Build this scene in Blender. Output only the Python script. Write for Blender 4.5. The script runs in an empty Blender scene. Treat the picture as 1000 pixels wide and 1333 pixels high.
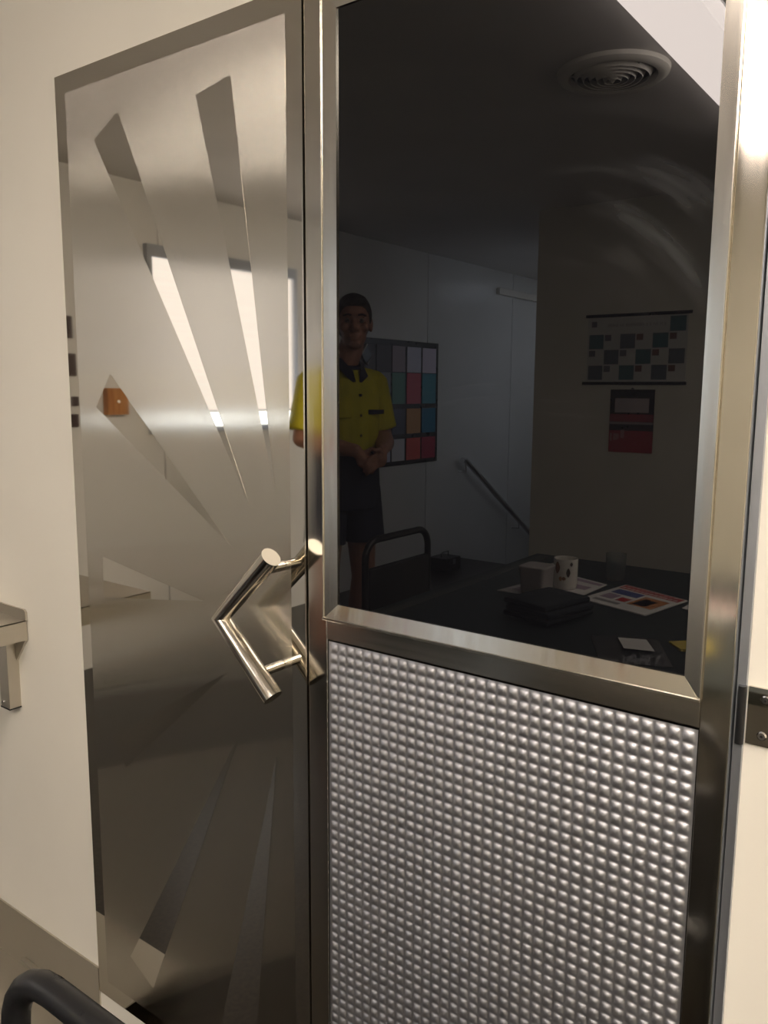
import bpy, bmesh, math, random
from mathutils import Vector, Matrix
random.seed(4)
S = bpy.context.scene
C = S.collection
PI = math.pi

# ---------------------------------------------------------------- camera
cam = bpy.data.cameras.new('camera'); camo = bpy.data.objects.new('camera', cam); C.objects.link(camo)
cam.sensor_fit = 'VERTICAL'; cam.sensor_height = 36; cam.lens = 36 * 1067 / 1333; cam.clip_start = .02
RIGHT = Vector((0.80321, 0.595671, 0.005533)); DOWN = Vector((0.091575, -0.114291, -0.989218)); FWD = Vector((-0.588616, 0.795056, -0.146348))
m = Matrix((( RIGHT.x, -DOWN.x, -FWD.x, 0), (RIGHT.y, -DOWN.y, -FWD.y, -.85), (RIGHT.z, -DOWN.z, -FWD.z, 1.38), (0, 0, 0, 1)))
camo.matrix_world = m; S.camera = camo
# ---------------------------------------------------------------- world, exposure
w = bpy.data.worlds.new('world'); S.world = w; w.use_nodes = True
w.node_tree.nodes['Background'].inputs[0].default_value = (.8, .85, 1, 1); w.node_tree.nodes['Background'].inputs[1].default_value = .3
S.view_settings.view_transform = 'Standard'; S.view_settings.look = 'None'; S.view_settings.gamma = 1
S.view_settings.use_curve_mapping = False; S.view_settings.exposure = 0.0
LAMP_POWER = 15.0
FILL_POWER = 21.5      # added fill lights, unseen      # diffuser strength
PANE_LOW, PANE_HIGH = 4.0, 1.1

# ---------------------------------------------------------------- materials
def mat(name, col, rough=.5, metal=0., ior=1.5, emit=None, es=0., trans=0., **k):
    m = bpy.data.materials.new(name); m.use_nodes = True
    b = m.node_tree.nodes['Principled BSDF']
    b.inputs['Base Color'].default_value = (*col, 1); b.inputs['Roughness'].default_value = rough
    b.inputs['Metallic'].default_value = metal; b.inputs['IOR'].default_value = ior
    b.inputs['Transmission Weight'].default_value = trans
    if emit: b.inputs['Emission Color'].default_value = (*emit, 1); b.inputs['Emission Strength'].default_value = es
    return m
def noise_on(m, sock, lo, hi, scale=(10, 10, 10), detail=4, bump=0., dist=.001):
    """object-space noise driving one input, and a little bump"""
    nt = m.node_tree; b = nt.nodes['Principled BSDF']
    tc = nt.nodes.new('ShaderNodeTexCoord'); mp = nt.nodes.new('ShaderNodeMapping'); mp.inputs['Scale'].default_value = scale
    nz = nt.nodes.new('ShaderNodeTexNoise'); nz.inputs['Scale'].default_value = 1; nz.inputs['Detail'].default_value = detail
    nt.links.new(tc.outputs['Object'], mp.inputs[0]); nt.links.new(mp.outputs[0], nz.inputs['Vector'])
    if isinstance(lo, tuple):
        r = nt.nodes.new('ShaderNodeMix'); r.data_type = 'RGBA'
        r.inputs[6].default_value = (*lo, 1); r.inputs[7].default_value = (*hi, 1)
        st = nt.nodes.new('ShaderNodeMapRange'); st.inputs[1].default_value = .35; st.inputs[2].default_value = .65
        nt.links.new(nz.outputs[0], st.inputs[0]); nt.links.new(st.outputs[0], r.inputs[0]); nt.links.new(r.outputs[2], b.inputs[sock])
    else:
        r = nt.nodes.new('ShaderNodeMapRange'); r.inputs[1].default_value = .3; r.inputs[2].default_value = .7
        r.inputs[3].default_value = lo; r.inputs[4].default_value = hi
        nt.links.new(nz.outputs[0], r.inputs[0]); nt.links.new(r.outputs[0], b.inputs[sock])
    if bump:
        bp = nt.nodes.new('ShaderNodeBump'); bp.inputs['Strength'].default_value = bump; bp.inputs['Distance'].default_value = dist
        nt.links.new(nz.outputs[0], bp.inputs['Height']); nt.links.new(bp.outputs[0], b.inputs['Normal'])
    return m
GRAIN_FINE, GRAIN_WIDE, HAZE = .028, .24, .66
STEEL = (.68, .64, .565)
M = {}
M['mirror'] = noise_on(mat('polished_steel', STEEL, .02, 1), 'Roughness', .015, .04, (6, 6, 2), 3)
M['bead'] = noise_on(mat('worn_polished_steel', STEEL, .2, 1), 'Roughness', .14, .26, (90, 90, 4), 5, .05, .0004)
M['stile'] = noise_on(mat('buffed_steel', STEEL, .1, 1), 'Roughness', .07, .14, (60, 60, 3), 5)
M['rail'] = noise_on(mat('buffed_rail_steel', STEEL, .1, 1), 'Roughness', .10, .22, (3, 60, 120), 5, .05, .0003)
br = noise_on(mat('brushed_steel', STEEL, .09, 1), 'Roughness', .08, .11, (220, 1, 3), 6)
nt = br.node_tree; L = nt.links
# the vertical grain scatters only sideways: every point of the surface gets a random sideways tilt
geo = nt.nodes.new('ShaderNodeNewGeometry'); sc = nt.nodes.new('ShaderNodeVectorMath'); sc.operation = 'SCALE'; sc.inputs['Scale'].default_value = 9000
wn = nt.nodes.new('ShaderNodeTexWhiteNoise'); wn.noise_dimensions = '3D'; L.new(geo.outputs['Position'], sc.inputs[0]); L.new(sc.outputs[0], wn.inputs['Vector'])
def mnode(op, a, b=None):
    n = nt.nodes.new('ShaderNodeMath'); n.operation = op
    for i_, q in enumerate((a, b)):
        if q is None: continue
        if isinstance(q, (int, float)): n.inputs[i_].default_value = q
        else: L.new(q, n.inputs[i_])
    return n.outputs[0]
sx_ = nt.nodes.new('ShaderNodeSeparateColor'); L.new(wn.outputs['Color'], sx_.inputs[0])
width = mnode('ADD', GRAIN_FINE, mnode('MULTIPLY', mnode('LESS_THAN', sx_.outputs[1], HAZE), GRAIN_WIDE))
tl = mnode('MULTIPLY', mnode('TANGENT', mnode('MULTIPLY', mnode('SUBTRACT', wn.outputs['Value'], .5), PI * .84)), width)
cx = nt.nodes.new('ShaderNodeCombineXYZ'); L.new(tl, cx.inputs[0])
ad = nt.nodes.new('ShaderNodeVectorMath'); ad.operation = 'ADD'; L.new(geo.outputs['Normal'], ad.inputs[0]); L.new(cx.outputs[0], ad.inputs[1])
nm = nt.nodes.new('ShaderNodeVectorMath'); nm.operation = 'NORMALIZE'; L.new(ad.outputs[0], nm.inputs[0]); L.new(nm.outputs[0], nt.nodes['Principled BSDF'].inputs['Normal'])
M['brushed'] = br
M['handle'] = noise_on(mat('handle_steel', (.66, .62, .55), .16, 1), 'Roughness', .1, .2, (40, 40, 40), 4)
M['litcap'] = mat('lit_end_steel', (.82, .78, .70), .55, .9)
M['dimple'] = noise_on(mat('embossed_steel', (.62, .62, .66), .38, 1), 'Roughness', .42, .5, (50, 50, 50), 3)
M['satin'] = noise_on(mat('satin_steel', (.60, .56, .49), .3, 1), 'Roughness', .29, .33, (90, 90, 60), 3)
M['wall'] = noise_on(mat('cream_painted_wall', (.84, .80, .71), .35), 'Base Color', (.83, .785, .695), (.86, .815, .725), (3, 3, 3), 3)
M['side'] = noise_on(mat('white_wall_panel', (.79, .78, .76), .25), 'Base Color', (.77, .76, .74), (.81, .80, .78), (2, 2, 2), 3)
M['ceiling'] = noise_on(mat('ceiling_paint', (.70, .67, .64), .6), 'Base Color', (.68, .65, .62), (.72, .69, .66), (3, 3, 3), 3)
M['backwall'] = noise_on(mat('beige_wall', (.62, .60, .52), .5), 'Base Color', (.6, .58, .5), (.64, .62, .54), (4, 4, 4), 3)
M['floor'] = noise_on(mat('dark_speckled_vinyl', (.06, .055, .05), .3), 'Base Color', (.009, .007, .005), (.028, .022, .016), (90, 90, 90), 6)
M['black'] = noise_on(mat('black_paint', (.012, .012, .013), .3), 'Roughness', .25, .4, (20, 20, 20), 3)
M['vinylblack'] = noise_on(mat('black_vinyl', (.02, .02, .022), .45), 'Roughness', .35, .55, (60, 60, 60), 3, .1, .0005)
M['gap'] = mat('dark_gap', (.01, .01, .01), .6)
M['alu'] = noise_on(mat('grey_aluminium', (.45, .47, .52), .35, .9), 'Roughness', .3, .4, (40, 40, 2), 3)
M['table'] = noise_on(mat('dark_teal_laminate', (.012, .02, .022), .5), 'Base Color', (.010, .018, .020), (.016, .026, .028), (30, 30, 30), 4)
M['tedge'] = mat('grey_edge_band', (.06, .065, .055), .5)
M['skin'] = noise_on(mat('skin', (.38, .18, .12), .5), 'Base Color', (.34, .16, .105), (.40, .19, .13), (25, 25, 25), 3)
M['hair'] = noise_on(mat('dark_hair', (.02, .015, .012), .6), 'Base Color', (.012, .01, .008), (.03, .022, .016), (150, 150, 40), 3, .5, .004)
M['yellow'] = noise_on(mat('yellow_work_shirt', (.62, .55, .02), .7), 'Base Color', (.44, .40, .008), (.55, .49, .012), (14, 14, 5), 4, .5, .012)
M['navy'] = noise_on(mat('navy_cotton', (.012, .016, .04), .8), 'Base Color', (.01, .013, .032), (.018, .023, .05), (14, 14, 5), 4, .3, .008)
M['eye'] = mat('eye_white', (.22, .19, .17), .3); M['iris'] = mat('iris', (.02, .015, .01), .2)
M['paper'] = noise_on(mat('paper', (.7, .68, .66), .6), 'Base Color', (.66, .64, .62), (.73, .71, .69), (20, 20, 20), 3)
M['tubplastic'] = mat('cloudy_plastic', (.75, .7, .7), .3, 0, 1.45, trans=.55)
M['mug'] = mat('white_china', (.75, .72, .68), .2)
M['brown'] = mat('brown_print', (.25, .09, .03), .4)
M['food'] = noise_on(mat('brown_food', (.08, .04, .03), .7), 'Base Color', (.05, .025, .02), (.12, .06, .04), (60, 60, 60), 4, .4, .004)
M['clear'] = mat('clear_glass', (.9, .95, .95), .02, 0, 1.45, trans=1.)
M['film'] = noise_on(mat('clear_plastic_film', (.8, .8, .8), .1, 0, 1.45, trans=.95), 'Roughness', .05, .2, (60, 60, 60), 4, .6, .004)
M['denim'] = noise_on(mat('dark_folded_cloth', (.012, .018, .026), .9), 'Base Color', (.01, .015, .02), (.018, .025, .034), (60, 60, 60), 4, .3, .004)
M['lampbody'] = mat('white_lamp_body', (.8, .8, .8), .4)
M['diffuser'] = mat('lamp_diffuser', (.9, .9, .9), .4, emit=(1, .88, .81), es=LAMP_POWER)
M['filllight'] = mat('fill_light_diffuser', (.9, .9, .9), .4, emit=(1, .90, .78), es=FILL_POWER)
M['stairfill'] = mat('stair_fill_glow', (.9, .9, .9), .2, emit=(.80, .88, 1.), es=3.4)
M['coolfill'] = mat('cool_fill_diffuser', (.9, .9, .9), .4, emit=(.80, .88, 1.), es=9)
M['panelow'] = mat('daylight_pane', (.9, .9, .9), .1, emit=(.86, .93, 1.), es=PANE_LOW)
M['blind'] = noise_on(mat('backlit_blind', (.8, .8, .8), .8, emit=(1, .93, .90), es=PANE_HIGH), 'Base Color', (.78, .78, .78), (.84, .84, .84), (3, 3, 60), 3)
M['orange'] = noise_on(mat('orange_timber', (.52, .22, .07), .4), 'Base Color', (.42, .16, .05), (.6, .27, .09), (6, 60, 6), 4)
M['plaque'] = mat('dark_brown_plaque', (.06, .035, .035), .4)
M['ventw'] = mat('vent_enamel', (.80, .77, .70), .4)
M['chrome'] = mat('chrome', (.8, .8, .82), .06, 1)
def flat(name, col, r=.5): return mat(name, col, r)

def tinted_glass():
    m = mat('dark_tinted_glass', (.003, .003, .004), .0, 0, 1.56)
    nt = m.node_tree; L = nt.links; b = nt.nodes['Principled BSDF']; out = nt.nodes['Material Output']
    def mth(op, a, c=None, v=None):
        n = nt.nodes.new('ShaderNodeMath'); n.operation = op
        for i, q in enumerate((a, c)):
            if q is None: continue
            if isinstance(q, (int, float)): n.inputs[i].default_value = q
            else: L.new(q, n.inputs[i])
        return n.outputs[0]
    def rng(a, lo, hi, to0=0., to1=1.):
        n = nt.nodes.new('ShaderNodeMapRange'); n.inputs[1].default_value = lo; n.inputs[2].default_value = hi
        n.inputs[3].default_value = to0; n.inputs[4].default_value = to1; n.interpolation_type = 'SMOOTHSTEP'; L.new(a, n.inputs[0]); return n.outputs[0]
    tc = nt.nodes.new('ShaderNodeTexCoord'); sp = nt.nodes.new('ShaderNodeSeparateXYZ'); L.new(tc.outputs['Object'], sp.inputs[0])
    x, z = sp.outputs[0], sp.outputs[2]
    # wiped arcs: dirt left by a circular wipe around a point on the pane
    x = mth('ADD', x, -.476); z = mth('ADD', z, .15)
    dx = mth('SUBTRACT', x, -.40); dz = mth('SUBTRACT', z, 1.40)
    r = mth('SQRT', mth('ADD', mth('MULTIPLY', dx, dx), mth('MULTIPLY', dz, dz)))
    an = mth('ARCTAN2', dz, dx)
    cv = nt.nodes.new('ShaderNodeCombineXYZ'); L.new(mth('MULTIPLY', r, 30.), cv.inputs[0]); L.new(mth('MULTIPLY', an, .8), cv.inputs[1])
    nz = nt.nodes.new('ShaderNodeTexNoise'); nz.inputs['Scale'].default_value = 1.; nz.inputs['Detail'].default_value = 3; nz.inputs['Roughness'].default_value = .5
    L.new(cv.outputs[0], nz.inputs['Vector'])
    arc = mth('MULTIPLY', rng(nz.outputs[0], .48, .74), mth('MULTIPLY', rng(r, .10, .15), rng(r, .30, .24)))
    arc = mth('MULTIPLY', arc, mth('MULTIPLY', rng(an, .25, .6), rng(an, 1.9, 1.3)))
    # fine sideways scratches lower down
    cv2 = nt.nodes.new('ShaderNodeCombineXYZ'); L.new(mth('MULTIPLY', x, 5.), cv2.inputs[0]); L.new(mth('MULTIPLY', mth('ADD', z, mth('MULTIPLY', mth('MULTIPLY', dx, dx), .6)), 190.), cv2.inputs[1])
    n2 = nt.nodes.new('ShaderNodeTexNoise'); n2.inputs['Scale'].default_value = 1.; n2.inputs['Detail'].default_value = 3; L.new(cv2.outputs[0], n2.inputs['Vector'])
    scr = mth('MULTIPLY', rng(n2.outputs[0], .58, .68), mth('MULTIPLY', rng(z, 1.34, 1.36), rng(z, 1.43, 1.40)))
    scr = mth('MULTIPLY', scr, mth('MULTIPLY', rng(x, -.62, -.55), rng(x, -.30, -.38)))
    fac = mth('ADD', mth('MULTIPLY', arc, .05), mth('MULTIPLY', scr, .009)); fac = mth('ADD', fac, .002)
    df = nt.nodes.new('ShaderNodeBsdfDiffuse'); df.inputs[0].default_value = (.6, .62, .65, 1)
    mx = nt.nodes.new('ShaderNodeMixShader'); L.new(fac, mx.inputs[0]); L.new(b.outputs[0], mx.inputs[1]); L.new(df.outputs[0], mx.inputs[2])
    L.new(mx.outputs[0], out.inputs[0]); return m
M['tint'] = tinted_glass()

# ---------------------------------------------------------------- mesh helpers
def add_box(bm, x0, x1, y0, y1, z0, z1, bev=0.):
    vs = [bm.verts.new((x, y, z)) for x in (x0, x1) for y in (y0, y1) for z in (z0, z1)]
    fs = [(0, 1, 3, 2), (4, 6, 7, 5), (0, 4, 5, 1), (2, 3, 7, 6), (0, 2, 6, 4), (1, 5, 7, 3)]
    f = [bm.faces.new([vs[i] for i in q]) for q in fs]
    if bev: bmesh.ops.bevel(bm, geom=list({e for a in f for e in a.edges}), offset=bev, segments=2, affect='EDGES', profile=.5)
    return bm
def box(*a, **k): return add_box(bmesh.new(), *a, **k)
def add_tube(bm, pts, r, n=16, caps=True, radii=None, squash=None):
    """swept round bar through points"""
    P = [Vector(p) for p in pts]; rings = []; up = None
    for i, p in enumerate(P):
        if i == 0: d = (P[1] - p).normalized(); k = 1
        elif i == len(P) - 1: d = (p - P[-2]).normalized(); k = 1
        else:
            a = (p - P[i - 1]).normalized(); b = (P[i + 1] - p).normalized(); d = (a + b).normalized()
        if up is None:
            up = Vector((0, 0, 1)) if abs(d.z) < .9 else Vector((0, 1, 0))
        u = (up - d * up.dot(d)).normalized(); v = d.cross(u); up = u
        rr = radii[i] if radii else r
        if isinstance(rr, (int, float)): rr = (rr, rr)
        ring = []
        for j in range(n):
            t = 2 * PI * j / n; q = u * math.cos(t) * rr[0] + v * math.sin(t) * rr[1]
            ring.append(bm.verts.new(p + q))
        rings.append(ring)
    for a, b in zip(rings, rings[1:]):
        for j in range(n): bm.faces.new((a[j], a[(j + 1) % n], b[(j + 1) % n], b[j]))
    if caps: bm.faces.new(rings[0][::-1]); bm.faces.new(rings[-1])
    return bm
def tube(*a, **k): return add_tube(bmesh.new(), *a, **k)
def add_lathe(bm, prof, c=(0, 0, 0), n=32, close=False):
    rings = [[bm.verts.new((c[0] + r * math.cos(2 * PI * j / n), c[1] + r * math.sin(2 * PI * j / n), c[2] + z)) for j in range(n)] for r, z in prof]
    pr = list(zip(rings, rings[1:])) + ([(rings[-1], rings[0])] if close else [])
    for a, b in pr:
        for j in range(n): bm.faces.new((a[j], a[(j + 1) % n], b[(j + 1) % n], b[j]))
    if not close: bm.faces.new(rings[0][::-1]); bm.faces.new(rings[-1])
    return bm
def lathe(*a, **k): return add_lathe(bmesh.new(), *a, **k)
def prism(poly, y0, y1, axis='y'):
    """polygon given in (x,z) extruded along y, or (x,y) along z, or (y,z) along x"""
    bm = bmesh.new(); f = {'y': lambda a, b, t: (a, t, b), 'z': lambda a, b, t: (a, b, t), 'x': lambda a, b, t: (t, a, b)}[axis]
    A = [bm.verts.new(f(a, b, y0)) for a, b in poly]; B = [bm.verts.new(f(a, b, y1)) for a, b in poly]
    bm.faces.new(A); bm.faces.new(B[::-1]); n = len(poly)
    for i in range(n): bm.faces.new((A[i], B[i], B[(i + 1) % n], A[(i + 1) % n]))
    return bm
def obj(name, bm, m, parent=None, world=True, smooth=False, label=None):
    """link a bmesh as one object; world=True: vertices are in world space, rebased on the parent chain"""
    bmesh.ops.recalc_face_normals(bm, faces=bm.faces[:])
    me = bpy.data.meshes.new(name)
    if parent is not None and world:
        off = Vector((0, 0, 0)); q = parent
        while q is not None: off += q.location; q = q.parent
        bmesh.ops.translate(bm, verts=bm.verts[:], vec=-off)
    if smooth:
        for f in bm.faces: f.smooth = True
        if smooth == 'auto':
            for e in bm.edges:
                if len(e.link_faces) == 2 and e.calc_face_angle(0) > math.radians(40): e.smooth = False
    bm.to_mesh(me); bm.free()
    for q in (m if isinstance(m, list) else [m]): me.materials.append(M[q] if isinstance(q, str) else q)
    o = bpy.data.objects.new(name, me); C.objects.link(o)
    if parent is not None: o.parent = parent
    if label: o['label'] = label
    return o
def empty(name, loc=(0, 0, 0), rz=0.):
    o = bpy.data.objects.new(name, None); C.objects.link(o); o.location = loc; o.rotation_euler = (0, 0, rz); o.empty_display_size = .05; return o
def tag(o, label=None, cat=None, group=None, kind=None):
    if label: o['label'] = label
    if cat: o['category'] = cat
    if group: o['group'] = group
    if kind: o['kind'] = kind
    return o
def structure(name, bm, m, label, **k):
    return tag(obj(name, bm, m, **k), label, kind='structure')

# ================================================================ STRUCTURE
YB, XS, XR, CH = -3.6, -3.52, 1.9, 2.4       # back wall, side wall, right wall, ceiling height
YE = -7.2                                    # end of the stairwell
structure('floor', box(XS, XR, -4.95, .1, -.1, 0), 'floor', 'dark speckled vinyl floor of the room')
structure('ceiling', box(XS - .1, XR + .1, YE, .1, CH, CH + .1), 'ceiling', 'plain flat ceiling')
# front wall around the two steel doors, in front of the camera
bm = bmesh.new()
add_box(bm, XS, -1.3265, .003, .12, 0, CH); add_box(bm, -1.3265, -.766, .003, .12, 0, .21); add_box(bm, -1.3265, -.766, .003, .12, 1.895, CH)
add_box(bm, -.1775, XR, .014, .12, 0, CH); add_box(bm, -.766, -.1775, .014, .12, 2.0, CH)
add_box(bm, -1.3265, -.1775, .06, .12, 0, CH)
structure('wall_front', bm, 'wall', 'cream painted wall around the steel doors')
structure('wall_right', box(XR, XR + .1, YB, .1, 0, CH), 'wall', 'cream wall closing the room on the right')
structure('wall_back', box(-2.2, XR, YB - .1, YB, 0, CH), 'backwall', 'dull beige wall carrying the two calendars')
structure('wall_stair', box(-2.2, -2.1, YE, YB - .1, -2.5, CH), 'backwall', 'beige wall on the inner side of the stairwell')
structure('wall_end', box(XS - .1, -2.1, YE - .1, YE, -2.5, CH), 'side', 'white wall at the foot of the stairs')
wl = tag(empty('wall_left', (XS, 0, 0)), 'white side wall of tall flush panels with narrow joints', kind='structure')
obj('backing', box(XS - .1, XS - .012, YE, .1, -2.5, CH), 'gap', wl)
edges = [0, -.75, -1.95, -3.2, -4.448, -5.8, YE]
for a, b in zip(edges, edges[1:]):
    obj('wall_panel', box(XS - .012, XS, b + .003, a - .003, -2.5, CH, bev=.001), 'side', wl)
structure('trim_1', box(XS, XS + .035, YE, -5.5, 2.2, 2.255, bev=.004), 'wall', 'pale ledge high on the side wall above the stairs')
W2 = tag(empty('stair_fill_panel', (-2.2, -5.3, 1.0)), 'added unseen glowing panel on the inner side of the stairwell', kind='structure')
obj('window_frame', box(-2.215, -2.2, -5.98, -4.62, .92, 2.08), 'alu', W2)
obj('pane', box(-2.222, -2.216, -5.93, -4.67, .97, 2.03), 'stairfill', W2)  # glowing pane and frame added out of view to brighten the side wall
st = tag(empty('stairs', (-2.86, -4.95, 0)), 'dark stair flight going down beside the side wall', kind='structure')
for i in range(7):
    obj('step', box(XS, -2.2, -4.95 - .27 * (i + 1), -4.95 - .27 * i, -2.4, -.18 * (i + 1)), 'floor', st)

# window in the side wall
W = tag(empty('window_1', (XS, -2.4, 1.18)), 'bright window with a pale roller blind drawn most of the way down', kind='structure')
y0, y1, z0, z1 = -2.93, -1.885, 1.18, 2.045
bm = bmesh.new()
for a in ((y0 - .03, y0, z0 - .03, z1 + .06), (y1, y1 + .03, z0 - .03, z1 + .06), (y0, y1, z0 - .03, z0), (y0, y1, z1, z1 + .06)):
    add_box(bm, XS, XS + .03, a[0], a[1], a[2], a[3])
obj('window_frame', bm, 'alu', W)
obj('pane', box(XS + .001, XS + .006, y0, y1, z0, 1.27), 'panelow', W)
obj('roller_blind', box(XS + .007, XS + .010, y0, y1, 1.262, z1), 'blind', W)
obj('blind_rail', box(XS + .006, XS + .016, y0, y1, 1.255, 1.268), 'side', W)

# ---------------------------------------------------------------- left door: polished sheet with brushed sunburst
D1 = tag(empty('door_1', (-1.047, 0, .197)), 'polished steel door with a brushed sunburst pattern and chevron pull handle', kind='structure')
obj('steel_sheet', box(-1.3255, -.7685, 0, .003, .197, 1.8985), 'mirror', D1)
obj('door_edge', box(-.7685, -.7660, -.0004, .05, .15, 2.0), 'bead', D1)
obj('brushed_field', prism([(-1.297, .23), (-.7955, .23), (-.7955, 1.868), (-1.297, 1.868)], -.00006, .0), 'brushed', D1)
rays = [[(-1.2227, 1.7822), (-1.156, 1.8141), (-.8777, 1.2115)],
        [(-.9731, 1.8023), (-.8998, 1.8146), (-.8246, 1.2329)],
        [(-1.205, 1.4058), (-1.2488, 1.3492), (-.921, 1.1449)],
        [(-1.2498, 1.0862), (-1.2515, 1.0114), (-.984, 1.0473)],
        [(-.9366, .9387), (-1.2445, .7523), (-1.2084, .7017)],
        [(-.9095, .8451), (-1.2194, .3201), (-1.1538, .2842)],
        [(-.8299, .8293), (-.9830, .255), (-.8950, .248)]]
for r in rays: obj('polished_ray', prism(r, -.00012, -.00006), 'mirror', D1)
# chevron handle on two stand-off posts
HY = -.047
A, B, Ce = Vector((-.789, HY, 1.151)), Vector((-.893, HY, 1.047)), Vector((-.789, HY, .947))
R_ = .0152
hd = obj('chevron_handle', tube([A, B, Ce], R_, 32), 'handle', D1, smooth='auto')
for P_, dr in ((A, (A - B).normalized()),):
    obj('end_face', tube([P_, P_ + dr * .0006], R_ * .985, 32), 'litcap', hd, smooth='auto')  # upper end only, in paler steel: the light it catches is painted on
for q in ((-.812, 1.128), (-.8165, .9775)):
    obj('post', tube([(q[0], HY + .006, q[1]), (q[0], -.0007, q[1])], .0075, 20), 'handle', hd, smooth='auto')

# ---------------------------------------------------------------- right door: framed glass over embossed panel
D2 = tag(empty('door_2', (-.476, 0, .15)), 'steel framed door with dark mirror glass above a dimpled metal panel', kind='structure')
XL0, XL1, XL2 = -.7630, -.7283, -.7065       # stile, bead, glass
XR0, XR1, XR2 = -.2361, -.2186, -.1887
obj('dark_core', box(-.7655, -.189, .012, .055, .15, 1.97), 'gap', D2)
def stile(x0, x1): return box(x0, x1, 0, .012, .15, 1.97, bev=.0012)
obj('stile', stile(XL0, XL1), 'stile', D2); obj('stile', stile(XR1, XR2), 'stile', D2)
obj('door_side', box(XR2, XR2 + .0008, .001, .05, .15, 1.97), 'alu', D2)
obj('top_rail', box(XL1, XR1, .0, .012, 1.885, 1.97, bev=.001), 'rail', D2)
obj('middle_rail', box(XL1, XR1, .0, .012, 1.0332, 1.066, bev=.001), 'rail', D2)
def bead(pts):   # mitred strip with a raised outer lip
    return prism(pts, -.005, .012)
zb0, zb1, zt0, zt1 = 1.0634, 1.0868, 1.852, 1.885
def slanted_bead(a, b, c, d, yo=-.0062, yi=-.0022):
    # a, b on the proud outer edge; c, d on the recessed inner edge beside the glass
    bm = bmesh.new(); F = [bm.verts.new((p[0], y, p[1])) for p, y in ((a, yo), (b, yo), (c, yi), (d, yi))]; B = [bm.verts.new((p[0], .012, p[1])) for p in (a, b, c, d)]
    bm.faces.new(F); bm.faces.new(B[::-1])
    for k in range(4): bm.faces.new((F[k], B[k], B[(k + 1) % 4], F[(k + 1) % 4]))
    return bm
obj('glazing_bead', slanted_bead((-.7300, zt1), (-.7300, zb0), (XL2, zb1), (XL2, zt0), -.0042, -.0026), 'bead', D2)
obj('glazing_bead', slanted_bead((XR1, zb0), (XR1, zt1), (XR0, zt0), (XR0, zb1), -.0046, -.0022), 'bead', D2)
obj('glazing_bead', slanted_bead((-.7300, zb0), (XR1, zb0), (XR0, zb1), (XL2, zb1)), 'bead', D2)
obj('glazing_bead', slanted_bead((XR1, zt1), (-.7300, zt1), (XL2, zt0), (XR0, zt0)), 'bead', D2)
obj('bead_lip', box(-.7305, XR1 + .0005, -.0072, -.0045, zb0 - .0008, zb0 + .0035, bev=.0006), 'bead', D2)
obj('bead_lip', box(-.7312, -.7290, -.0060, .0, zb0, zt1, bev=.0006), 'bead', D2)
obj('bead_lip', box(XR1 - .0012, XR1 + .0005, -.0054, .0, zb0, zt1, bev=.0005), 'bead', D2)
obj('glass_pane', box(XL2 - .004, XR0 + .004, .0, .006, zb1 - .004, zt0 + .004), 'tint', D2)
# embossed panel: real pillow relief, about 34 dimples across
def dimple_mesh():
    px, pz = .01482, .01482; x0, x1, z1 = -.7262, -.2196, 1.0305; nc = 34; px = (x1 - x0 - .004) / nc; pz = px
    nr = 54; z0 = z1 - .002 - nr * pz
    us = [-1, -.8, -.55, -.15, .3, .7, 1]
    us = [-1, -.83, -.72, -.48, -.17, .17, .48, .72, .83]
    def h1(u): a = abs(u); return 0. if a > .82 else (1 - (a / .86) ** 2.1)
    xs, zs = [x0], []
    for c in range(nc):
        for u in us: xs.append(x0 + .002 + px * (c + .5 + u / 2))
    xs.append(x1); ux = [None] + us * nc + [None]
    zs = [z0 - .002]; uz = [None]
    for r in range(nr):
        for u in us: zs.append(z0 + pz * (r + .5 + u / 2)); uz.append(u)
    zs.append(z1); uz.append(None)
    V = []; F = []
    for j, z in enumerate(zs):
        for i, x in enumerate(xs):
            if ux[i] is None or uz[j] is None: h = 0
            else: h = .0027 * min(h1(ux[i]), 1) * h1(uz[j])
            V.append((x, .002 - h, z))
    n = len(xs)
    for j in range(len(zs) - 1):
        for i in range(n - 1): F.append((j * n + i, j * n + i + 1, (j + 1) * n + i + 1, (j + 1) * n + i))
    return V, F, z0
V_, F_, zlow = dimple_mesh()
me = bpy.data.meshes.new('dimpled_panel'); me.from_pydata([(a + .476, b, c - .15) for a, b, c in V_], [], F_)
me.shade_smooth(); me.materials.append(M['dimple']); me.update()
o = bpy.data.objects.new('dimpled_panel', me); C.objects.link(o); o.parent = D2
obj('panel_gasket', box(-.7300, -.7262, .0015, .010, .22, 1.0325), 'gap', D2)
obj('bottom_rail', box(XL1, XR1, .0, .012, .15, .225, bev=.001), 'rail', D2)
# hinge between door edge and wall
H = obj('hinge', prism([(-.1755, 1.0862), (-.130, 1.0862), (-.118, 1.083), (-.106, 1.072), (-.101, 1.056), (-.106, 1.040), (-.118, 1.029), (-.130, 1.0255), (-.1755, 1.0255)], .0105, .0138), 'mirror', D2)
obj('knuckle', tube([(-.1805, .006, 1.0252), (-.1805, .006, 1.0868)], .0042, 16), 'black', H, smooth='auto')
for sx, sz in ((-.1590, 1.0745), (-.1603, 1.0365)):
    bm = tube([(sx, .0105, sz), (sx, .0088, sz)], .0048, 20, radii=[.0048, .0036]); s = obj('screw', bm, 'chrome', H, smooth='auto')
    obj('screw_socket', tube([(sx, .0088, sz), (sx, .0086, sz)], .0016, 6), 'black', H)
structure('trim_2', box(-.1865, -.1776, .008, .06, .0, 2.0), 'alu', 'grey aluminium door jamb strip on the hinge side')

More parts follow.
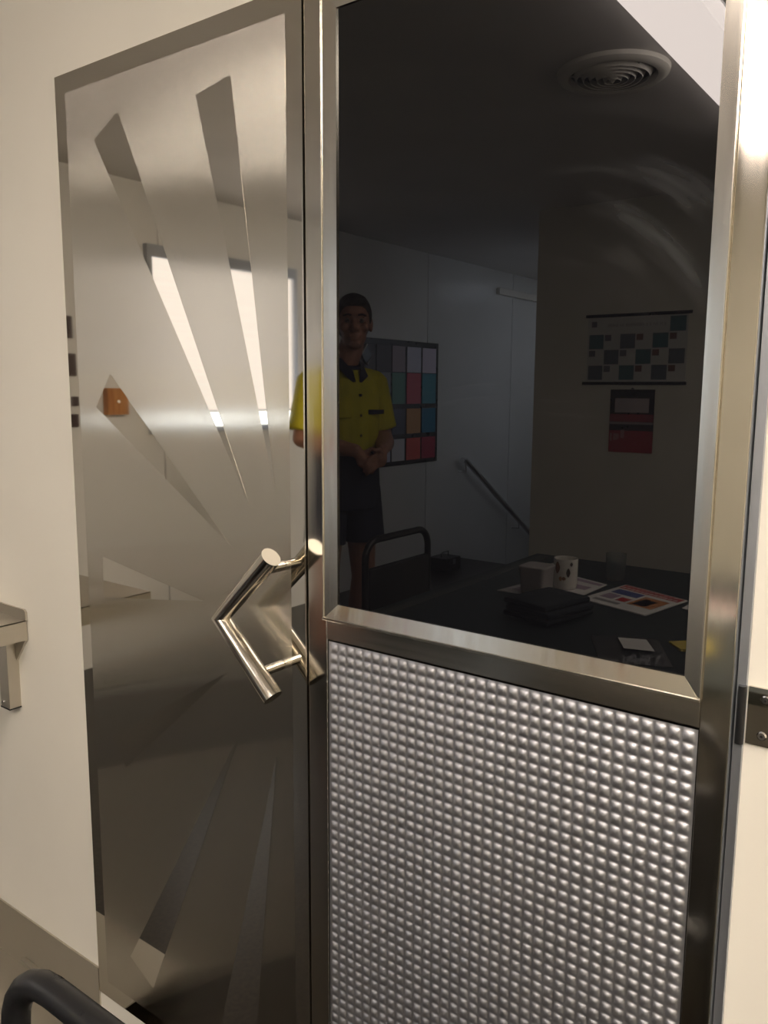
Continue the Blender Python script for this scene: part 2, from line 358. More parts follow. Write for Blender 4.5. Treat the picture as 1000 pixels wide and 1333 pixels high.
# ================================================================ THINGS IN DIRECT VIEW
SH = tag(empty('wall_shelf', (-1.75, .003, .88)), 'narrow stainless steel shelf fixed to the cream wall at left', 'shelf')
obj('shelf_top', box(-2.2, -1.515, -.30, .0, .921, .923), 'satin', SH)
obj('upstand', prism([(-2.2, .921), (-1.515, .921), (-1.515, .940), (-1.520, .9445), (-2.2, .9445)], -.002, .002), 'satin', SH)
obj('end_flange', box(-1.517, -1.515, -.30, .0, .8825, .923), 'satin', SH)
obj('front_flange', box(-2.2, -1.515, -.302, -.300, .8825, .923), 'satin', SH)
BR = obj('bracket', box(-1.592, -1.5585, -.022, .003, .733, .905, bev=.0008), 'satin', SH)
obj('end_cap', box(-1.593, -1.558, -.023, .003, .7310, .7335), 'black', BR)
obj('gusset', prism([(-1.5585, .8825), (-1.519, .8825), (-1.5585, .832)], -.002, .003), 'satin', BR)
for z in (.861, .744): obj('screw', tube([(-1.583, -.0218, z), (-1.583, -.0235, z)], .0032, 14), 'chrome', BR, smooth='auto')
obj('bracket', box(-2.132, -2.098, -.022, .003, .733, .905, bev=.0008), 'satin', SH)

K = tag(empty('steel_bench', (-1.8, -.2, 0)), 'low stainless steel bench with upstand against the cream wall', 'bench')
obj('upstand', box(-2.5, -1.3275, -.0005, .003, .120, .2465), 'satin', K)
obj('flange', box(-1.602, -1.3275, -.012, -.0005, .143, .147, bev=.0006), 'satin', K)
obj('bench_top', box(-2.5, -1.3275, -.21, -.0005, .118, .1215), 'satin', K)
obj('bench_front', box(-2.5, -1.3275, -.21, -.207, .0, .118), 'satin', K)
obj('screw', tube([(-1.54, -.05, .1215), (-1.54, -.05, .1225)], .002, 10), 'chrome', K)

def arc_pts(c, r, a0, a1, n=6): return [(c[0] + r * math.cos(a0 + (a1 - a0) * i / n), 0, c[1] + r * math.sin(a0 + (a1 - a0) * i / n)) for i in range(n + 1)]
def make_chair(loc, rz):
    """black tube-back chair; the back frame stands on local y=0, the seat points to +y"""
    t = empty('metal_chair', loc, rz)
    r = .0135; hw, top, cr = .205, .838, .07
    back = [(-hw, 0, .46)] + arc_pts((-hw + cr, top - cr), cr, PI, PI / 2) + arc_pts((hw - cr, top - cr), cr, PI / 2, 0) + [(hw, 0, .46)]
    obj('back_frame', tube(back, r, 16), 'black', t, world=False, smooth='auto')
    obj('backrest', box(-hw + .008, hw - .008, -.012, .016, .50, .735, bev=.008), 'vinylblack', t, world=False, smooth='auto')
    obj('seat', box(-.205, .205, .0, .41, .43, .475, bev=.015), 'vinylblack', t, world=False, smooth='auto')
    for sx in (-1, 1):
        obj('leg', tube([(sx * hw, 0, .47), (sx * (hw + .02), -.06, .0)], .0125, 12), 'black', t, world=False, smooth='auto')
        obj('leg', tube([(sx * .195, .37, .44), (sx * .21, .40, 0)], .0125, 12), 'black', t, world=False, smooth='auto')
    obj('stretcher', tube([(-.2, .385, .2), (.2, .385, .2)], .008, 10), 'black', t, world=False, smooth='auto')
    return t
def copy_tree(o, parent=None):
    c = o.copy(); C.objects.link(c); c.parent = parent
    for ch in list(o.children): copy_tree(ch, c)
    return c
ch1 = tag(make_chair((-.505, -.487, 0), PI), 'black metal chair whose rounded back shows at the lower left corner', 'chair', 'black tube-back chairs at the table')
ch2 = copy_tree(ch1); ch2.location = (-1.79, -1.66, 0); ch2.rotation_euler = (0, 0, -PI / 2)
ch2['label'] = 'black metal chair mirrored in the glass in front of the handrail'

# ================================================================ THINGS MIRRORED IN THE DOORS
TX0, TX1, TY0, TY1 = -1.40, .25, -2.06, -.94
T = tag(empty('table', (-.53, -1.54, 0)), 'dark teal table mirrored in the glass, holding mug, tub and magazines', 'table')
obj('tabletop', box(TX0 + .003, TX1 - .003, TY0 + .003, TY1 - .003, .722, .75), 'table', T)
bm = bmesh.new()
for a in ((TX0, TX0 + .003, TY0, TY1), (TX1 - .003, TX1, TY0, TY1), (TX0, TX1, TY0, TY0 + .003), (TX0, TX1, TY1 - .003, TY1)): add_box(bm, *a, .722, .7495)
obj('edge_band', bm, 'tedge', T)
obj('border_strip', box(TX0 + .03, TX0 + .065, TY0 + .03, TY1 - .03, .7500, .7503), 'tedge', T)
for lx in (TX0 + .06, TX1 - .06):
    for ly in (TY0 + .06, TY1 - .06): obj('leg', tube([(lx, ly, .722), (lx, ly, 0)], .02, 14), 'black', T, smooth='auto')

def flat_quad(name, pts, th, m, z=.7503, parent=None, sag=0):
    return obj(name, prism(pts, z, z + th, 'z'), m, parent)
def quad_at(P, u0, u1, v0, v1):
    a, b, c, d = [Vector(p) for p in P]
    f = lambda u, v: tuple((a * (1 - u) + b * u) * (1 - v) + (d * (1 - u) + c * u) * v)
    return [f(u0, v0), f(u1, v0), f(u1, v1), f(u0, v1)]
INK = {'red': flat('red_ink', (.45, .03, .03)), 'blue': flat('blue_ink', (.06, .08, .25)), 'mauve': flat('mauve_ink', (.35, .25, .33)), 'orange': flat('orange_ink', (.5, .2, .06)), 'grey': flat('grey_ink', (.25, .24, .24)), 'white': flat('white_ink', (.75, .73, .7)), 'yel': flat('yellow_ink', (.65, .5, .1)), 'dark': flat('dark_ink', (.03, .03, .035))}
def magazine(P, label, patches, z=.7503, pages=2):
    c = sum((Vector(p) for p in P), Vector((0, 0))) / 4
    t = tag(empty('magazine', (c.x, c.y, z)), label, 'magazine')
    for k in range(pages):
        s = 1 + .01 * (pages - k - 1); Q = [tuple(c + (Vector(p) - c) * s) for p in P]
        flat_quad('page', Q, .0012, 'paper', z + .0014 * k, t)
    zt = z + .0014 * (pages - 1) + .0012
    for n, (u0, u1, v0, v1, ink) in enumerate(patches):
        flat_quad('print', quad_at(P, u0, u1, v0, v1), .0003, INK[ink], zt + (.0003 if ink == 'white' else 0), t)
    return t
P1 = [(-1.226, -1.419), (-.987, -1.434), (-.978, -1.706), (-1.165, -1.778)]
magazine(P1, 'pale open magazine lying under the mug and the plastic tub', [(.03, .97, .86, .95, 'mauve'), (.5, .9, .55, .72, 'mauve'), (.55, .75, .45, .52, 'red'), (.1, .45, .1, .4, 'mauve'), (.1, .2, .5, .8, 'grey'), (.55, .92, .12, .3, 'grey')])
P2 = [(-.974, -1.479), (-.749, -1.412), (-.702, -1.655), (-.927, -1.745)]
hl = [(.03, .97, .80, .98, 'red')]
for i in range(12):
    a = .06 + i * .075
    hl += [(a, a + .014, .82, .88, 'white'), (a, a + .05, .865, .88, 'white'), (a + .03, a + .044, .82, .88, 'white')]
    hl += [(a + .03, a + .042, .91, .95, 'white'), (a + .03, a + .07, .94, .95, 'white')] if i < 11 else []
magazine(P2, 'magazine with a red headline band lying right of the mug', hl + [(.08, .5, .55, .75, 'blue'), (.55, .92, .25, .7, 'orange'), (.6, .8, .3, .6, 'yel'), (.1, .5, .12, .2, 'grey'), (.1, .3, .28, .5, 'mauve'), (.35, .5, .28, .45, 'red')])
P3 = [(-.690, -1.560), (-.56, -1.50), (-.52, -1.66), (-.685, -1.72)]
magazine(P3, 'second sheet half hidden beyond the red headline magazine', [(.05, .95, .75, .95, 'red'), (.1, .6, .2, .6, 'grey')], pages=1)

# mug
MG = tag(empty('mug', (-1.068, -1.578, .7533)), 'white china mug with a brown flower print', 'mug')
h, r = .098, .0385
obj('cup', lathe([(r * .86, 0), (r * .96, .006), (r, .02), (r, h - .002), (r - .001, h), (r - .003, h - .002), (r - .004, .008), (0.001, .007)], (-1.068, -1.578, .7533)), 'mug', MG, smooth='auto')
ax = Vector((-.8, .6, 0)).normalized()
hp = [Vector((-1.068, -1.578, .7533)) + ax * (r - .002 + .026 * math.sin(PI * i / 8)) + Vector((0, 0, .05 + .028 * math.cos(PI * i / 8))) for i in range(9)]
obj('mug_handle', tube(hp, .0045, 10), 'mug', MG, smooth='auto')
def decal(cx, cy, r, a0, a1, z0, z1, n=5):
    bm = bmesh.new(); lo, hi = [], []
    for i in range(n + 1):
        a = a0 + (a1 - a0) * i / n; k = math.sin(PI * (i + .3) / (n + .6)); zm = (z0 + z1) / 2; hh = (z1 - z0) / 2 * k
        lo.append(bm.verts.new((cx + r * math.cos(a), cy + r * math.sin(a), zm - hh))); hi.append(bm.verts.new((cx + r * math.cos(a), cy + r * math.sin(a), zm + hh)))
    for i in range(n): bm.faces.new((lo[i], lo[i + 1], hi[i + 1], hi[i]))
    return bm
for a, da, z, dz, k in ((1.62, .5, .805, .040, 'brown'), (1.4, .3, .782, .016, 'orange'), (1.1, .35, .785, .012, 'brown'), (.75, .35, .795, .03, 'plaque'), (.55, .25, .83, .014, 'plaque')):
    obj('printed_flower', decal(-1.068, -1.578, r + .0004, a, a + da, z, z + dz), k, MG)
# plastic tub with food
TB = tag(empty('food_tub', (-1.112, -1.462, .7533)), 'cloudy plastic tub with lid and brown food inside', 'container')
def rsq(hx, cr, n=5):
    P = []
    for qx, qy, a in ((1, 1, 0), (-1, 1, PI / 2), (-1, -1, PI), (1, -1, 3 * PI / 2)):
        for i in range(n): t = a + PI / 2 * i / (n - 1); P.append((qx * (hx - cr) + cr * math.cos(t), qy * (hx - cr) + cr * math.sin(t)))
    return P
def loft(secs, c):
    bm = bmesh.new(); R = [[bm.verts.new((c[0] + x, c[1] + y, c[2] + z)) for x, y in rsq(hx, cr)] for hx, cr, z in secs]
    for a, b in zip(R, R[1:]):
        for j in range(len(a)): bm.faces.new((a[j], a[(j + 1) % len(a)], b[(j + 1) % len(a)], b[j]))
    bm.faces.new(R[0][::-1]); bm.faces.new(R[-1]); return bm
tc_ = (-1.112, -1.462, .7533)
obj('tub', loft([(.036, .014, 0), (.040, .014, .004), (.043, .014, .078), (.0415, .013, .078), (.0385, .013, .005), (.02, .01, .004)], tc_), 'tubplastic', TB, smooth='auto')
obj('lid', loft([(.045, .014, .076), (.046, .014, .086), (.043, .014, .089), (.03, .012, .087)], tc_), 'tubplastic', TB, smooth='auto')
obj('food', loft([(.03, .012, .006), (.035, .013, .02), (.033, .012, .04), (.016, .01, .052)], tc_), 'food', TB, smooth='auto')
# glass jar
JR = tag(empty('glass_jar', (-.985, -1.80, .7503)), 'empty clear glass tumbler standing beyond the magazines', 'glass')
obj('glass_wall', lathe([(.026, 0), (.031, .004), (.034, .09), (.0325, .09), (.029, .012), (.001, .010)], (-.985, -1.80, .7503)), 'clear', JR, smooth='auto')
# folded clothes
FC = tag(empty('folded_clothes', (-.965, -1.235, .7503)), 'pile of folded dark clothing on the near end of the table', 'clothes')
for i, (dx, s) in enumerate(((0, .95), (.006, .92), (-.004, .9))):
    bm = box(-.085 * s + dx, .085 * s + dx, -.11 * s, .11 * s, i * .018 + .006, i * .018 + .0235, bev=.008)
    bmesh.ops.subdivide_edges(bm, edges=bm.edges[:], cuts=2, use_grid_fill=True)
    for v in bm.verts: v.co.z += .0022 * math.sin(v.co.x * 40 + i) * math.cos(v.co.y * 31 + 2 * i); v.co += Vector((math.sin(v.co.y * 25 + i), math.cos(v.co.x * 30), 0)) * .002
    bmesh.ops.rotate(bm, verts=bm.verts[:], cent=(0, 0, 0), matrix=Matrix.Rotation(.25, 3, 'Z'))
    obj('folded_layer', bm, 'denim', FC, world=False, smooth='auto')
# clear plastic bag with a white label
PB = tag(empty('plastic_bag', (-.667, -1.07, .7503)), 'clear crinkled plastic bag with a white label inside', 'bag')
Pb = [Vector(p) for p in ((-.797, -1.133), (-.697, -.950), (-.545, -1.014), (-.640, -1.199))]
bm = bmesh.new(); n = 22; top, bot = {}, {}
for i in range(n + 1):
    for j in range(n + 1):
        u, v = i / n, j / n; p = (Pb[0] * (1 - u) + Pb[1] * u) * (1 - v) + (Pb[3] * (1 - u) + Pb[2] * u) * v
        e = min(u, 1 - u, v, 1 - v); hh = .012 * min(1, e * 6) ** .6 + random.uniform(-.0042, .0042) * min(1, e * 12)
        top[i, j] = bm.verts.new((p.x, p.y, .7515 + hh)); bot[i, j] = bm.verts.new((p.x, p.y, .7506))
for i in range(n):
    for j in range(n):
        bm.faces.new((top[i, j], top[i + 1, j], top[i + 1, j + 1], top[i, j + 1])); 
        bm.faces.new((bot[i, j], bot[i, j + 1], bot[i + 1, j + 1], bot[i + 1, j]))
obj('film', bm, 'film', PB, smooth=True)
obj('paper_label', prism([(-.712, -1.103), (-.668, -1.027), (-.600, -1.047), (-.648, -1.128)], .7695, .7700, 'z'), 'paper', PB)
YP = tag(obj('yellow_packet', prism([(-.612, -1.194), (-.568, -1.145), (-.50, -1.20), (-.54, -1.27)], .7503, .756, 'z'), INK['yel']), 'small yellow packet beside the plastic bag', 'packet')

# ---------------------------------------------------------------- calendars on the back wall
CX0, CX1, CZ0, CZ1 = -1.885, -1.320, 1.428, 1.795
CA = tag(empty('wall_calendar', (-1.6, YB, 1.43)), 'wide grid calendar with dark hanging bars on the beige wall', 'calendar')
obj('sheet', box(CX0 + .008, CX1 - .008, YB + .001, YB + .003, CZ0, CZ1), flat('calendar_paper', (.5, .49, .47)), CA)
obj('hanging_bar', box(CX0 - .004, CX1 + .012, YB + .001, YB + .012, CZ1 - .008, CZ1 + .008, bev=.002), 'black', CA)
obj('hanging_bar', box(CX0 - .012, CX1 + .0, YB + .001, YB + .012, CZ0 - .008, CZ0 + .008, bev=.002), 'black', CA)
cw = (CX1 - CX0 - .03) / 6; rh = (CZ1 - CZ0 - .03) / 4
pics = [flat('photo_dark', (.04, .055, .06)), flat('photo_teal', (.04, .12, .13)), flat('photo_green', (.05, .07, .05)), flat('photo_slate', (.07, .09, .11))]
smalls = [flat('small_photo_brown', (.14, .05, .03)), flat('small_photo_grey', (.1, .1, .12))]
for rr in range(4):
    for cc in range(6):
        x0 = CX0 + .015 + cc * cw; zt = CZ1 - .014 - rr * rh
        pic = (rr == 0 and cc == 5) or (rr > 0 and (cc + rr) % 2 == 1)
        if pic: obj('month_photo', box(x0 + .003, x0 + cw - .003, YB + .003, YB + .0034, zt - rh + .003, zt - .003), pics[(rr * 5 + cc) % 4], CA)
        elif rr > 0: obj('small_photo', box(x0 + .004, x0 + cw * .45, YB + .003, YB + .0034, zt - rh * .45, zt - .005), smalls[cc == 0 or cc == 2 or cc == 1], CA)
obj('small_photo', box(CX0 + .03, CX0 + .06, YB + .003, YB + .0034, CZ1 - .06, CZ1 - .03), smalls[1], CA)
# title in worn illegible strokes
bm = bmesh.new(); x = CX0 + .125
while x < CX1 - .13:
    wd = random.choice((.007, .009, .011)); zz = CZ1 - .062
    add_box(bm, x, x + .002, YB + .003, YB + .0034, zz, zz + .018); add_box(bm, x + .002, x + wd, YB + .003, YB + .0034, zz + .008, zz + .0105); add_box(bm, x + wd - .002, x + wd, YB + .003, YB + .0034, zz, zz + random.choice((.018, .008)))
    x += wd + random.choice((.003, .003, .004, .012))
obj('title_lettering', bm, INK['grey'], CA)
C2 = tag(empty('hanging_calendar', (-1.6, YB, 1.05)), 'small red and black calendar hung under the wide one', 'calendar')
a0, a1, b0, b1 = -1.728, -1.482, 1.050, 1.394
obj('backing_card', box(a0, a1, YB + .001, YB + .006, b0, b1), 'black', C2)
obj('white_panel', box(a0 + .028, a1 - .028, YB + .006, YB + .0066, b1 - .125, b1 - .048), flat('pink_grey_card', (.42, .36, .37)), C2)
obj('red_panel', box(a0, a1, YB + .006, YB + .0066, b1 - .175, b1 - .135), flat('dull_red_card', (.30, .03, .035)), C2)
obj('pale_strip', box(a0, a1, YB + .006, YB + .0066, b1 - .190, b1 - .177), flat('grey_card', (.3, .28, .28)), C2)
obj('red_panel', box(a0, a1, YB + .006, YB + .0066, b0, b1 - .225), flat('red_card', (.36, .02, .03)), C2)
bm = bmesh.new()
for i in range(4): bb2 = box(0, .012 + .01 * (i % 2), YB + .0066, YB + .0070, 0, .045 - .008 * (i % 3)); bmesh.ops.translate(bb2, verts=bb2.verts[:], vec=(a0 + .006 + .02 * i, 0, b0 + .06 + .006 * i)); tmp = bpy.data.meshes.new('tmp'); bb2.to_mesh(tmp); bb2.free(); bm.from_mesh(tmp); bpy.data.meshes.remove(tmp)
obj('pale_lettering', bm, flat('pale_print', (.4, .25, .25)), C2)
obj('pin', tube([(-1.605, YB, 1.398), (-1.605, YB + .012, 1.398)], .006, 12), 'chrome', C2, smooth='auto')

# ---------------------------------------------------------------- swatch board on the side wall
SB = tag(empty('swatch_board', (XS, -4.06, .83)), 'black framed board of coloured swatches behind the man', 'board')
by0, by1, bz0, bz1 = -4.585, -3.42, .835, 1.742
obj('board', box(XS + .002, XS + .012, by0, by1, bz0, bz1, bev=.002), 'black', SB)
cols = [-4.548, -4.352, -4.150, -3.970, -3.655 - .12, -3.60]
cy = [(-4.548, -4.362), (-4.342, -4.160), (-4.135, -3.975), (-3.955, -3.665 - .12), (-3.765, -3.60)]
rows = [(1.515, 1.70), (1.285, 1.51), (1.065, 1.25), (.868, 1.03)]
colr = [[(.50, .44, .70), (.45, .44, .62), (.30, .24, .28), (.06, .05, .06), (.06, .05, .06)],
        [(.05, .22, .28), (.45, .07, .10), (.10, .24, .20), (.18, .19, .22), (.1, .1, .1)],
        [(.01, .14, .24), (.45, .22, .07), (.07, .08, .12), (.09, .10, .13), (.1, .1, .12)],
        [(.32, .02, .05), (.65, .07, .05), (.50, .50, .62), (.42, .42, .55), (.3, .3, .3)]]
for r_, (za, zb) in enumerate(rows):
    for c_, (ya, yb) in enumerate(cy):
        mm = flat('swatch_colour', tuple(min(.85, 1.6 * v) for v in colr[r_][c_]), .4)
        obj('swatch', box(XS + .012, XS + .016, ya, yb, za, zb, bev=.001), mm, SB)
DM = tag(empty('diamond_mirror', (XS + .03, -3.64, 1.63)), 'small diamond shaped ornament with bright chrome edges on the swatch board', 'ornament')
dpts = [(-3.66, 1.695), (-3.60, 1.625), (-3.66, 1.555), (-3.72, 1.625)]
bm = bmesh.new(); q = [Vector((XS + .03, y, z)) for y, z in dpts]; add_tube(bm, q + [q[0]], .007, 10)
obj('chrome_edge', bm, mat('bright_chrome', (1, 1, 1), .3, 0), DM, smooth='auto')
obj('mirror_plate', prism([(y, z) for y, z in dpts], XS + .016, XS + .024, 'x'), mat('dark_mirror', (.1, .13, .16), .2), DM)

# ---------------------------------------------------------------- handrail, box, plaques, cupboard
HR = tag(empty('handrail', (-3.45, -4.9, .8)), 'chrome handrail sloping down the side wall to the stairs', 'handrail')
obj('rail_bar', tube([(-3.45, -4.875, .825), (-3.45, -4.93, .822), (-3.45, -4.97, .795), (-3.45, -6.9, -.43)], .023, 18), 'chrome', HR, smooth='auto')
for y, z in ((-4.93, .80), (-5.9, .20)):
    obj('wall_bracket', tube([(-3.45, y, z - .01), (-3.45, y - .01, z - .07), (XS, y - .01, z - .075)], .006, 10), 'chrome', HR, smooth='auto')
BX = tag(empty('black_case', (-3.36, -4.50, 0)), 'small black case on the floor beneath the handrail', 'case')
obj('body', box(-3.45, -3.28, -4.60, -4.40, 0, .10, bev=.006), 'black', BX)
obj('carry_handle', tube([(-3.365, -4.55, .10), (-3.365, -4.55, .135), (-3.365, -4.45, .135), (-3.365, -4.45, .10)], .005, 8), 'black', BX)
obj('silver_clasp', box(-3.2795, -3.277, -4.52, -4.48, .05, .09), 'alu', BX)
CB = tag(empty('timber_cupboard', (XS, -1.65, 1.25)), 'small orange timber box mounted on the side wall', 'cupboard')
obj('carcass', box(XS, XS + .04, -1.705, -1.585, 1.255, 1.385, bev=.002), 'orange', CB)
obj('knob', tube([(XS + .04, -1.64, 1.32), (XS + .052, -1.64, 1.32)], .008, 12), 'chrome', CB, smooth='auto')
lab = ['topmost dark brown plaque in the column on the side wall', 'second dark brown plaque from the top on the side wall', 'smallest third plaque in the side wall column', 'lowest dark brown plaque on the side wall']
for i, (za, zb, ya, yb) in enumerate(((1.615, 1.718, -1.428, -1.375), (1.440, 1.545, -1.440, -1.39), (1.30, 1.345, -1.445, -1.41), (1.20, 1.262, -1.440, -1.395))):
    p = obj('plaque', box(XS, XS + .015, ya, yb, za, zb, bev=.004), 'plaque'); tag(p, lab[i], 'plaque', 'plaques on the side wall')

# ---------------------------------------------------------------- ceiling: strip light, added fill lights and round vent
def strip_light(x0, x1, ya, yb, label, m='filllight', d=.03):
    t = tag(empty('ceiling_light', ((x0 + x1) / 2, (ya + yb) / 2, CH)), label, 'light')
    bm = bmesh.new()
    for a in ((x0, x0 + .006, ya, yb), (x1 - .006, x1, ya, yb), (x0, x1, ya, ya + .006), (x0, x1, yb - .006, yb)): add_box(bm, *a, CH - .012, CH)
    obj('frame', bm, 'lampbody', t)
    obj('diffuser', box(x0 + .006, x1 - .006, ya + .006, yb - .006, CH - d, CH - .002, bev=.002), m, t)
strip_light(-.846, -.667, -2.65, -1.10, 'long white ceiling light mirrored at the top right of the glass', 'diffuser', .07)
strip_light(.02, .50, -2.62, -1.1, 'wide added fill light over the right side of the room, out of the picture')  # added out of view to brighten the room and the brushed steel
strip_light(.6, 1.5, -.85, -.45, 'added unseen fill light on the ceiling close to the front wall')  # unseen fitting added for room brightness
strip_light(-2.95, -2.35, -7.0, -6.1, 'added unseen cool fill light over the stairwell', 'coolfill')  # cool fill added for the side wall, hidden from view
VT = tag(empty('ceiling_vent', (-1.09, -1.848, CH)), 'round white ceiling air vent of concentric rings', 'vent')
vc = (-1.09, -1.848, CH)
obj('outer_ring', lathe([(.178, 0), (.175, -.012), (.160, -.022), (.140, -.020), (.134, -.004), (.134, 0)], vc, 48, close=True), 'ventw', VT, smooth='auto')
obj('duct_back', lathe([(.134, -.0005), (.134, -.002)], vc, 48), 'black', VT)
for i, rr in enumerate((.118, .096, .074, .052, .030)):
    obj('vent_ring', lathe([(rr + .006, -.006), (rr - .004, -.024 - .002 * i), (rr - .0055, -.022 - .002 * i), (rr + .004, -.005)], vc, 40, close=True), 'ventw', VT, smooth='auto')
obj('centre_cone', lathe([(.001, -.036), (.014, -.022), (.010, -.020), (.001, -.02)], vc, 24), 'ventw', VT, smooth='auto')
for a in (.5, .5 + 2 * PI / 3, .5 + 4 * PI / 3):
    d = Vector((math.cos(a), math.sin(a), 0))
    obj('spoke', tube([Vector(vc) + d * .012 + Vector((0, 0, -.014)), Vector(vc) + d * .134 + Vector((0, 0, -.012))], .003, 8), 'ventw', VT)

# ================================================================ THE MAN
MN = tag(empty('person', (-2.41, -2.09, 0), math.radians(-73.5)), 'man in yellow work shirt and navy shorts standing with hands clasped', 'person')
def add_ball(bm, c, r, n=16, k=10):
    if isinstance(r, (int, float)): r = (r, r, r)
    g = bmesh.ops.create_uvsphere(bm, u_segments=n, v_segments=k, radius=1.)
    for v in g['verts']: v.co = Vector((c[0] + v.co.x * r[0], c[1] + v.co.y * r[1], c[2] + v.co.z * r[2]))
def limb(bm, pts, radii, balls=True):
    for i in range(len(pts) - 1): add_tube(bm, [pts[i], pts[i + 1]], 0, 16, True, radii=[radii[i], radii[i + 1]])
    if balls:
        for p, r in zip(pts, radii): add_ball(bm, p, r if isinstance(r, (int, float)) else (r[0], r[0], r[0]) if False else min(r))
def ell_stack(bm, secs, n=24):
    """horizontal ellipses (cx,cy,z,rx,ry) stacked into a closed form"""
    R = [[bm.verts.new((cx + rx * math.cos(2 * PI * j / n), cy + ry * math.sin(2 * PI * j / n), z)) for j in range(n)] for cx, cy, z, rx, ry in secs]
    for a, b in zip(R, R[1:]):
        for j in range(n): bm.faces.new((a[j], a[(j + 1) % n], b[(j + 1) % n], b[j]))
    bm.faces.new(R[0][::-1]); bm.faces.new(R[-1])
HM = Matrix.Translation((.036, .027, 0)) @ Matrix.Rotation(math.radians(32), 4, 'Z')
def head_turn(bm): bmesh.ops.transform(bm, matrix=HM, verts=bm.verts[:]); return bm
def head_join(hb, body):
    head_turn(hb); tmp = bpy.data.meshes.new('tmp'); hb.to_mesh(tmp); hb.free(); body.from_mesh(tmp); bpy.data.meshes.remove(tmp); return body
def remeshed(name, bm, m, voxel, parent, smooth_it=4):
    bmesh.ops.recalc_face_normals(bm, faces=bm.faces[:])
    me = bpy.data.meshes.new(name); bm.to_mesh(me); bm.free(); o = bpy.data.objects.new(name, me); C.objects.link(o)
    rm = o.modifiers.new('remesh', 'REMESH'); rm.mode = 'VOXEL'; rm.voxel_size = voxel; rm.use_smooth_shade = True
    sm = o.modifiers.new('smooth', 'SMOOTH'); sm.iterations = smooth_it; sm.factor = .5
    me.materials.append(M[m]); o.parent = parent; return o
bm = bmesh.new()
# trunk
ell_stack(bm, [(0, 0, .86, .15, .11), (0, 0, .95, .165, .12), (0, .005, 1.08, .15, .112), (0, .005, 1.22, .155, .112), (0, 0, 1.35, .165, .112), (0, -.005, 1.43, .15, .095), (0, -.005, 1.48, .07, .065)])
limb(bm, [(0, -.01, 1.46), (.03, .02, 1.58)], [.062, .056])
hb = bmesh.new(); body_bm = bm; bm = hb
# head: skull, jaw, nose, brow, ears, lips
add_ball(bm, (0, .0, 1.70), (.076, .095, .100), 24, 16); add_ball(bm, (0, .035, 1.635), (.058, .062, .075), 20, 12); add_ball(bm, (0, .075, 1.585), (.03, .024, .022))
limb(bm, [(0, .09, 1.69), (0, .114, 1.652)], [.010, .015]); add_ball(bm, (-.014, .100, 1.650), .010); add_ball(bm, (.014, .100, 1.650), .010)
add_tube(bm, [(-.045, .082, 1.708), (0, .094, 1.704), (.045, .082, 1.708)], .009, 10)
add_tube(bm, [(-.024, .090, 1.620), (0, .099, 1.621), (.024, .090, 1.620)], .006, 8); add_tube(bm, [(-.02, .088, 1.609), (0, .097, 1.607), (.02, .088, 1.609)], .007, 8)
for s in (-1, 1): add_ball(bm, (s * .079, -.005, 1.675), (.011, .020, .033), 12, 8); add_ball(bm, (s * .045, .075, 1.66), (.022, .02, .022))
bm = head_join(hb, body_bm)
# arms clasped low in front (his right hand over the left)
for s in (-1, 1):
    sh, el, wr = (s * .175, -.005, 1.41), (s * .225, .0, 1.17), (s * .075, .20, 1.12)
    limb(bm, [(s * .12, -.005, 1.42), sh, el, wr], [.06, .056, .043, .029])
    limb(bm, [el, (s * .17, .09, 1.14), wr], [.043, .045, .028])
    # palm and five fingers curling round the other hand
    pc = Vector((s * .035, .232 if s > 0 else .205, 1.08)); add_ball(bm, pc, (.040, .020, .040), 14, 10); limb(bm, [wr, tuple(pc)], [.027, .026])
    for i, ln in enumerate((.95, 1.05, 1., .82)):
        z = 1.104 - i * .019; b0 = pc + Vector((-s * .022, .004, z - 1.08)); y = .012 if s > 0 else -.010
        p = [b0, b0 + Vector((-s * .030 * ln, y, -.010)), b0 + Vector((-s * .050 * ln, y - .010, -.024)), b0 + Vector((-s * .058 * ln, y - .026, -.038))]
        limb(bm, p, [.0095, .009, .0082, .007])
    tb = pc + Vector((-s * .005, .012, .030)); limb(bm, [tb, tb + Vector((-s * .018, .014, .016)), tb + Vector((-s * .040, .014, .012))], [.012, .0105, .0085])
# legs
for s in (-1, 1):
    limb(bm, [(s * .085, 0, .90), (s * .105, .01, .50), (s * .108, -.02, .36), (s * .11, -.025, .10)], [.085, .056, .058, .037])
    limb(bm, [(s * .11, -.03, .06), (s * .125, .12, .035)], [.038, .03])
remeshed('body', bm, 'skin', .0055, MN, 3)
# hair
bm = bmesh.new(); add_ball(bm, (0, -.014, 1.727), (.083, .096, .090), 24, 16); add_ball(bm, (0, .045, 1.775), (.06, .05, .032), 16, 10); add_ball(bm, (0, -.05, 1.67), (.075, .055, .07))
for s in (-1, 1): add_ball(bm, (s * .070, .015, 1.715), (.013, .03, .04))
remeshed('hair', head_turn(bm), 'hair', .006, MN, 2)
for s in (-1, 1):
    e = obj('eye', (lambda b: (add_ball(b, (s * .031, .083, 1.687), .012, 14, 10), head_turn(b))[1])(bmesh.new()), 'eye', MN, world=False, smooth=True)
    obj('iris', (lambda b: (add_ball(b, (s * .031, .0945, 1.687), (.005, .0015, .005), 12, 8), head_turn(b))[1])(bmesh.new()), 'iris', e, world=False, smooth=True)
    obj('eyebrow', head_turn(tube([(s * .015, .100, 1.709), (s * .033, .098, 1.713), (s * .05, .086, 1.708)], .0045, 8)), 'hair', MN, world=False, smooth=True)
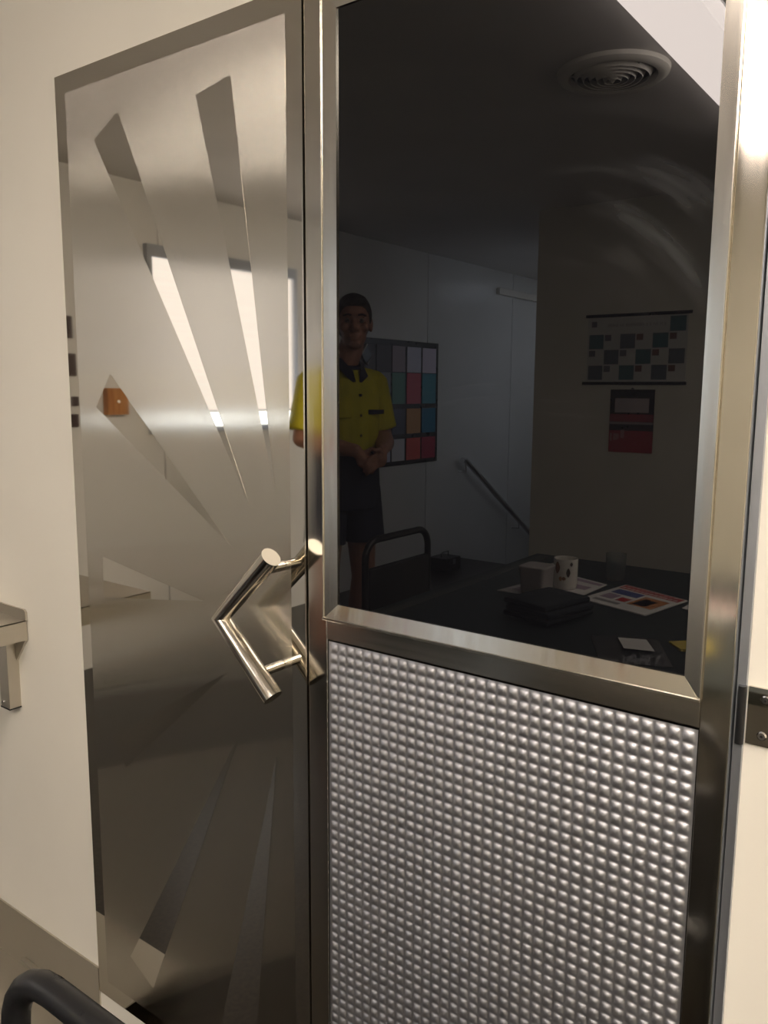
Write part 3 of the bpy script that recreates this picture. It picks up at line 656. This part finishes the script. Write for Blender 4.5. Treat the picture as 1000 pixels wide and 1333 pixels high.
# shirt with sleeves and collar
bm = bmesh.new()
ell_stack(bm, [(0, 0, 1.10, .168, .136), (0, 0, 1.14, .170, .137), (0, .005, 1.25, .172, .134), (0, 0, 1.36, .176, .130), (0, -.005, 1.43, .16, .112), (0, -.005, 1.475, .10, .085)])
for s in (-1, 1): limb(bm, [(s * .10, -.005, 1.425), (s * .172, -.005, 1.410)], [.065, .066]); add_tube(bm, [(s * .172, -.005, 1.43), (s * .222, -.0, 1.20)], 0, 20, radii=[.064, .070])
sh = remeshed('shirt', bm, 'yellow', .007, MN, 3)
bm = bmesh.new()
for s in (-1, 1):
    vs = [bm.verts.new(p) for p in ((s * .004, .112, 1.40), (s * .062, .105, 1.445), (s * .078, .03, 1.515), (s * .055, .06, 1.525), (s * .02, .105, 1.465))]; bm.faces.new(vs)
add_tube(bm, [(.07 * math.cos(a), .002 + .068 * math.sin(a), 1.497 - .02 * math.sin(a)) for a in [2 * PI * i / 20 for i in range(21)]], .013, 10)
obj('collar', bm, 'navy', sh, world=False, smooth='auto')
obj('chest_pocket', box(-.13, -.05, .1245, .134, 1.26, 1.35, bev=.002), 'yellow', sh, world=False)
obj('dark_badge', box(.045, .13, .124, .137, 1.275, 1.295, bev=.001), 'navy', sh, world=False)
for z in (1.36, 1.27, 1.18): obj('button', tube([(0, .128, z), (0, .1395, z)], .006, 10), 'navy', sh, world=False)
# shorts
bm = bmesh.new()
ell_stack(bm, [(0, 0, .84, .17, .132), (0, 0, .96, .183, .137), (0, 0, 1.125, .170, .134)])
for s in (-1, 1): add_tube(bm, [(s * .09, 0, .93), (s * .112, .008, .68)], 0, 22, radii=[.098, .098])
remeshed('shorts', bm, 'navy', .007, MN, 3)
for s in (-1, 1):
    bm = bmesh.new(); limb(bm, [(s * .11, -.05, .045), (s * .118, .06, .045), (s * .127, .14, .035)], [.045, .046, .036]); limb(bm, [(s * .11, -.025, .05), (s * .11, -.025, .17)], [.047, .05])
    for v in bm.verts: v.co.z = max(v.co.z, 0)
    remeshed('boot', bm, 'black', .008, MN, 2)
